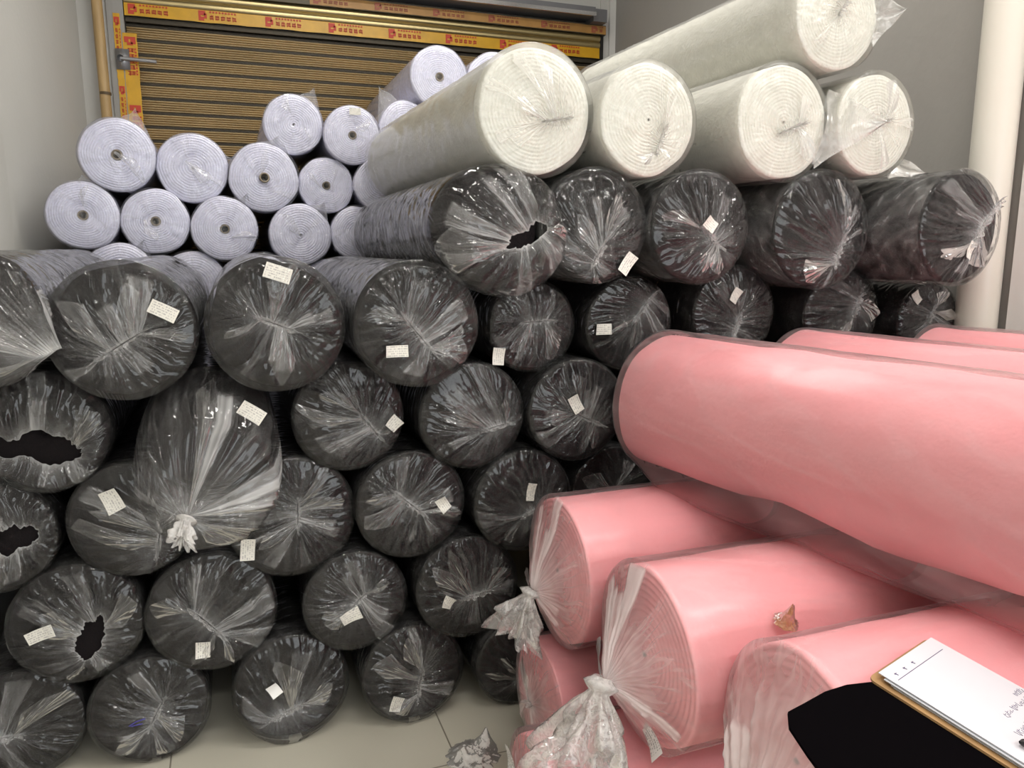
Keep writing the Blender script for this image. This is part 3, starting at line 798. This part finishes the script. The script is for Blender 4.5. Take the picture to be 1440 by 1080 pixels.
# ------------------------------------------------------------------ scraps of film
def crumple_mesh(name, mat, rng, r, h, tips=(), lay=3.):
    """a crumpled wad of film: a low dome with sharp creases, drawn up into a few points"""
    mb = MB(); n, m = 64, 26; off = rng.uniform(0, 50, 3)
    A, S = np.meshgrid(np.linspace(0, TH, n, endpoint=False), np.linspace(0.02, 1, m))
    q = np.stack([np.cos(A) * S * 3 + off[0], np.sin(A) * S * 3 + off[1], 0 * S + off[2]], -1)
    w = ridged(q) * .6 + ridged(q * 2.2) * .4
    rad = r * S * (1 + .35 * w * S)
    z = h * (1 - S ** 2) * (.55 + .45 * w) + .002
    x, y = rad * np.cos(A), rad * np.sin(A)
    for (tx, ty, tz, tr) in tips:
        d = np.hypot(x - tx, y - ty); z = z + tz * np.clip(1 - d / tr, 0, 1) ** 1.3
    mb.grid(np.stack([x, y, z], -1), wrap=True, a=lay * (1 + .8 * w))
    return mb.mesh(name, mat, layers=True)
rng = np.random.RandomState(4)
sc_ = link('film_scrap', crumple_mesh('scrap', M['film_loose'], rng, .065, .035, [(.05, .03, .06, .035), (-.03, 0, .02, .03)], 14.), None)
sc_.location = (.60, 1.99, 0); tag(sc_, 'crumpled clear film scrap lying on the floor before the pink roll with the printed sticker', 'plastic scrap')
br = film('brown_film', .20, (.50, .30, .14), .3, .3, 1.4, .7, .5)
sc2 = link('tape_scrap', crumple_mesh('tape', br, rng, .022, .018, [(0, 0, .035, .016), (.010, .004, .02, .012)], 3.), None)
sc2.location = (1.045, 1.205, .733); sc2.rotation_euler = (math.radians(20), 0, 0); tag(sc2, 'small crumpled brown tape tuft between two pink rolls, left of the clipboard', 'tape scrap')

# ------------------------------------------------------------------ the room
def plaster(name, col, var=.05):
    return basic(name, col, .75, noise=var, nscale=1.6, bump=.12, bscale=35, spec=.3)
YB = 5.15
fl, nt, out = new_mat('glazed_floor_tile'); L = nt.links
b = N(nt, 'BsdfPrincipled'); b.inputs['Roughness'].default_value = .28
tc = N(nt, 'TexCoord'); mp = N(nt, 'Mapping'); mp.inputs['Location'].default_value = (.25, .42, 0); mp.inputs['Rotation'].default_value = (0, 0, .0)
L.new(tc.outputs['Object'], mp.inputs[0])
bk = N(nt, 'TexBrick'); bk.offset = 0; bk.inputs['Scale'].default_value = 1; bk.inputs['Brick Width'].default_value = .8; bk.inputs['Row Height'].default_value = .8
bk.inputs['Mortar Size'].default_value = .0025; bk.inputs['Color1'].default_value = (.54, .515, .43, 1); bk.inputs['Color2'].default_value = (.56, .53, .445, 1); bk.inputs['Mortar'].default_value = (.22, .20, .16, 1)
L.new(mp.outputs[0], bk.inputs['Vector']); L.new(bk.outputs['Color'], b.inputs['Base Color']); L.new(b.outputs[0], out.inputs[0])
mb = MB(); mb.box((-1.0, -3.5, -.1), (6.0, 5.4, 0)); tag(mb.build('floor', fl, smooth_=False), 'beige tiled floor', kind='structure')

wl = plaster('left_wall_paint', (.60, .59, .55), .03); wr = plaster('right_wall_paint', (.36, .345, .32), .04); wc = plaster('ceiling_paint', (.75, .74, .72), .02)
mb = MB()
def vprism(mb, pts, z0, z1):
    n = len(pts); b_ = [(x, y, z0) for x, y in pts]; t_ = [(x, y, z1) for x, y in pts]
    mb.add(b_ + t_, [tuple(range(n)), tuple(range(n, 2 * n))[::-1]] + [(i, n + i, n + (i + 1) % n, (i + 1) % n) for i in range(n)])
vprism(mb, [(-.83, 3.75), (-.69, 5.35), (-1.2, 5.35), (-1.2, -3.5), (-.84, -3.5)], 0, 3.75)
tag(mb.build('wall_left', wl, smooth_=False), 'pale grey plastered left wall', kind='structure')
mb = MB(); mb.box((-1.2, YB + .08, 0), (2.9, YB + .3, 3.75)); mb.box((-.70, YB - .02, 3.07), (2.62, YB + .1, 3.75)); mb.box((-.72, YB - .04, 0), (-.50, YB + .1, 3.75))
mb.box((2.515, YB - .03, 0), (2.62, YB + .1, 3.75))
tag(mb.build('wall_back', plaster('back_wall_paint', (.56, .55, .52), .03), smooth_=False), 'pale wall above and beside the shutter', kind='structure')
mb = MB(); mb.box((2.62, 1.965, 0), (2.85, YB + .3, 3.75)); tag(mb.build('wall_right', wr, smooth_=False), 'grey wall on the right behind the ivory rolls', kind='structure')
mb = MB(); mb.box((2.585, 1.15, 0), (2.85, 1.965, 3.75)); tag(mb.build('trim_1', plaster('pale_jamb', (.80, .79, .76), .02), smooth_=False), 'pale wall edge right of the pipe', kind='structure')
mb = MB(); mb.box((2.575, YB - .055, 0), (2.62, YB - .03, 3.75)); tag(mb.build('trim_2', plaster('white_corner', (.68, .67, .64), .02), smooth_=False), 'white vertical corner strip right of the shutter', kind='structure')
mb = MB(); mb.box((-1.2, -3.5, 3.75), (6.0, 5.45, 3.85)); tag(mb.build('ceiling', wc, smooth_=False), 'ceiling', kind='structure')

# unseen front wall, its opening added to shape daylight and film reflections
mb = MB()
mb.box((-1.2, -3.7, 0), (.2, -3.5, 3.75)); mb.box((3.6, -3.7, 0), (6.0, -3.5, 3.75)); mb.box((.2, -3.7, 2.6), (3.6, -3.5, 3.75)); mb.box((5.8, -3.5, 0), (6.0, 1.15, 3.75)); mb.box((2.85, 1.15, 0), (6.0, 1.3, 3.75))
tag(mb.build('added_wall_front', plaster('front_wall_paint', (.55, .54, .51), .03), smooth_=False), 'unseen wall added behind the camera, its opening shaping the daylight', kind='structure')

# rolling shutter
brass = basic('bronze_slat', (.66, .51, .285), .30, metal=.6, noise=.12, nscale=5, spec=.5, stretch=(.4, 1, 8))
dark = basic('dark_gap', (.012, .010, .008), .7)
door = empty('door_1', (0, 0, 0)); tag(door, 'bronze rolling shutter with yellow printed tape', kind='structure')
mb = MB(); X0, X1 = -.47, 2.50; pitch = .0795
zs = 2.765; n_sl = 34
xs = np.linspace(X0, X1, 2)
prof = []
for k in range(n_sl):
    z1 = zs - k * pitch
    prof += [(YB + .008, z1), (YB + .008, z1 - .013), (YB + .006, z1 - .0135)]
    for r_ in range(5):
        za = z1 - .0145 - r_ * .0130
        for q in range(7):
            a = PI * q / 6
            prof.append((YB + .002 - .011 * math.sin(a), za - .0112 * (1 - math.cos(a)) / 2))
        prof += [(YB + .006, za - .0121)]
    prof += [(YB + .008, z1 - pitch + .0003)]
P = np.array([[(x, y, z) for x in xs] for (y, z) in prof]); mb.grid(P)
mb.build('slat_curtain', brass, door, smooth_=False)
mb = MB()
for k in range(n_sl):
    mb.box((X0, YB - .001, zs - k * pitch - .0125), (X1, YB + .0078, zs - k * pitch + .0005))  # dark hinge-line strips, also standing in for shade in the gaps
mb.build('slat_joint_shade', basic('joint_shade', (.035, .026, .014), .6), door, smooth_=False)
mb = MB(); mb.box((X0, YB - .03, 2.77), (X1, YB + .03, 2.798)); mb.build('bottom_lip', basic('dark_bronze', (.06, .05, .035), .5, metal=.6), door, smooth_=False)
# coiled slats showing above
mb = MB(); prof = []
for (zc, r_, yo) in ((2.883, .021, .045), (2.925, .020, .05)):
    for q in range(11):
        a = -PI / 2 + PI * q / 10
        prof.append((YB - yo - r_ * math.cos(a) * .8, zc + r_ * math.sin(a)))
P = np.array([[(x, y, z) for x in xs] for (y, z) in prof]); mb.grid(P, flip=True)
mb.build('coiled_slat', basic('bright_bronze', (.50, .40, .20), .28, metal=.85, noise=.1, nscale=4, stretch=(.4, 1, 8)), door)
mb = MB(); mb.box((X0, YB - .085, 2.944), (X1 + .03, YB - .03, 3.005)); mb.build('coil_band', basic('dark_band', (.10, .085, .06), .5, metal=.5), door, smooth_=False)
mb = MB(); mb.box((X0, YB - .05, 2.795), (X1, YB - .02, 2.868)); mb.build('lower_band', dark, door, smooth_=False)
mb = MB(); mb.box((X0, YB - .19, 3.032), (2.40, YB - .02, 3.085)); mb.box((2.40, YB - .16, 3.005), (2.50, YB - .02, 3.085))
mb.build('header_box', basic('grey_header', (.20, .20, .21), .45, metal=.4), door, smooth_=False)
mb = MB(); mb.box((X0, YB - .205, 3.026), (2.40, YB - .19, 3.050)); mb.build('header_edge', basic('polished_edge', (.80, .81, .84), .12, metal=.9), door, smooth_=False)
mb = MB(); mb.box((-.56, YB - .06, 0), (-.475, YB + .08, 3.05)); mb.build('side_rail', basic('grey_rail', (.33, .32, .30), .5), door, smooth_=False)
mb = MB(); mb.box((2.50, YB - .05, 2.72), (2.53, YB + .02, 2.95)); mb.build('end_bracket', dark, door, smooth_=False)
yel = basic('yellow_tape', (.64, .35, .013), .35, noise=.12, nscale=12)
yel2 = basic('brown_tape', (.42, .22, .06), .45, noise=.15, nscale=9)  # browner, duller colour for the upper tape
red = basic('red_print', (.55, .05, .02), .5); red2 = basic('brown_red_print', (.36, .10, .05), .5)
def tape(x0, x1, z0, z1, y, mat, inkm, seed, vertical=False):
    rng = random.Random(seed); mb = MB(); n = 60
    P = np.zeros((2, n, 3))
    for i in range(n):
        t = i / (n - 1)
        j = rng.uniform(-.0015, .0015)
        if vertical: P[0, i] = (x0 + j, y, z1 + (z0 - z1) * t); P[1, i] = (x1 + j, y, z1 + (z0 - z1) * t)
        else: P[0, i] = (x0 + (x1 - x0) * t, y, z0 + j); P[1, i] = (x0 + (x1 - x0) * t, y + .002, z1 + j)
    mb.grid(P, flip=vertical); t_ = mb.build('yellow_tape', mat, door, smooth_=False)
    mb = MB(); L_ = (z1 - z0) if vertical else (x1 - x0); W = (x1 - x0) if vertical else (z1 - z0)
    def rect(u0, u1, v0, v1):
        if vertical: mb.box((x0 + v0 * W, y - .0025, z1 - u1), (x0 + v1 * W, y - .0005, z1 - u0))
        else: mb.box((x0 + u0, y - .0025, z0 + v0 * W), (x0 + u1, y - .0005, z0 + v1 * W))
    def glyph(u, s, v0, v1):
        for q in range(3):
            a = u + s * (.05 + .3 * q); rect(a, a + s * .16, v0 + (v1 - v0) * rng.uniform(0, .25), v1 - (v1 - v0) * rng.uniform(0, .2))
        for q in range(2):
            b_ = v0 + (v1 - v0) * (.2 + .45 * q) + rng.uniform(-.02, .02); rect(u + s * rng.uniform(0, .1), u + s * rng.uniform(.75, .95), b_, b_ + (v1 - v0) * .14)
    u = .02
    while u < L_ - .1:
        # a red emblem then a row of characters, repeated along the tape
        rect(u, u + .012, .12, .9); rect(u + .012, u + .038, .55, .9); rect(u + .012, u + .030, .12, .42); rect(u + .03, u + .045, .3, .7)
        for q in range(5):
            if u + .06 + q * .031 < L_ - .03: glyph(u + .06 + q * .031, .026, .2, .62 if seed % 2 else .8)
        for q in range(9):
            if u + .06 + q * .017 < L_ - .03: rect(u + .06 + q * .017, u + .070 + q * .017, .78, .9)
        u += .37
    mb.build('red_lettering', inkm, t_, smooth_=False)
tape(X0, X1, 2.797, 2.866, YB - .053, yel, red, 1)
tape(.55, X1 + .03, 2.946, 2.999, YB - .088, yel2, red2, 3)
tape(-.49, -.415, 1.9, 2.70, YB - .062, yel, red, 2, True)
tape(-.53, -.495, 2.1, 2.80, YB - .064, yel, red, 5, True)
mb = MB(); mb.tube([(-.505, YB - .09, 2.556), (-.32, YB - .10, 2.548)], .011, 12); mb.tube([(-.505, YB - .05, 2.556), (-.505, YB - .10, 2.556)], .018, 12)
mb.box((-.53, YB - .075, 2.50), (-.46, YB - .065, 2.61)); mb.build('bolt', basic('grey_steel', (.42, .42, .43), .35, metal=.7), door)

# pole in the corner, pipe on the right
mb = MB(); mb.tube([(-.585, YB - .14, 0), (-.592, YB - .13, 1.6), (-.60, YB - .125, 3.7)], .028, 16)
po = mb.build('wooden_pole', basic('bamboo', (.46, .31, .14), .5, noise=.2, nscale=6, stretch=(6, 6, .6)), None)
tag(po, 'tall tan wooden pole standing in the left corner beside the shutter', 'pole')
mb = MB(); mb.tube([(-.592, YB - .13, 2.345), (-.592, YB - .13, 2.36)], .030, 16); mb.build('dark_joint', basic('dark_joint', (.12, .08, .04), .6), po)
mb = MB(); mb.tube([(2.542, 2.05, 0), (2.542, 2.05, 1.2), (2.542, 2.06, 3.745)], .070, 32)
pi = mb.build('drain_pipe', basic('cream_pvc', (.76, .73, .65), .35, noise=.03, nscale=3), None); tag(pi, 'cream plastic drain pipe rising along the right wall', 'pipe')

# ------------------------------------------------------------------ light: unseen ceiling lamps added for fill and glints, daylight through the added opening
def lamp(loc, size, power, col=(1, .97, .92), rot=(0, 0, 0)):
    l = bpy.data.lights.new('added_strip_light', 'AREA'); l.shape = 'RECTANGLE'; l.size, l.size_y = size; l.energy = power; l.color = col
    o = bpy.data.objects.new('added_strip_light', l); COL.objects.link(o); o.location = loc; o.rotation_euler = rot
lamp((.9, .75, 3.70), (1.6, .12), 34)
lamp((.9, 3.1, 3.70), (1.6, .12), 38)
lamp((3.2, .2, 3.70), (1.6, .12), 60)
lamp((.5, -1.9, 3.70), (1.6, .12), 55)
lamp((3.2, -1.9, 3.70), (1.6, .12), 55)
w = bpy.data.worlds.new('daylight'); SC.world = w; w.use_nodes = True
bg = w.node_tree.nodes['Background']; bg.inputs[0].default_value = (.93, .97, 1, 1); bg.inputs[1].default_value = 4.0

cam = bpy.data.cameras.new('camera'); cam.sensor_width = 36; cam.lens = 36 * 1081 / 1440; cam.clip_start = .02
co = bpy.data.objects.new('camera', cam); COL.objects.link(co); co.location = (0, 0, H_EYE); co.rotation_euler = (math.radians(80), 0, math.radians(-20))
SC.camera = co
SC.view_settings.view_transform = 'Standard'; SC.view_settings.look = 'None'; SC.view_settings.gamma = 1; SC.view_settings.exposure = 0
SC.cycles.transparent_max_bounces = 24; SC.cycles.max_bounces = 8; SC.cycles.use_denoising = True
SC.cycles.sample_clamp_indirect = 6
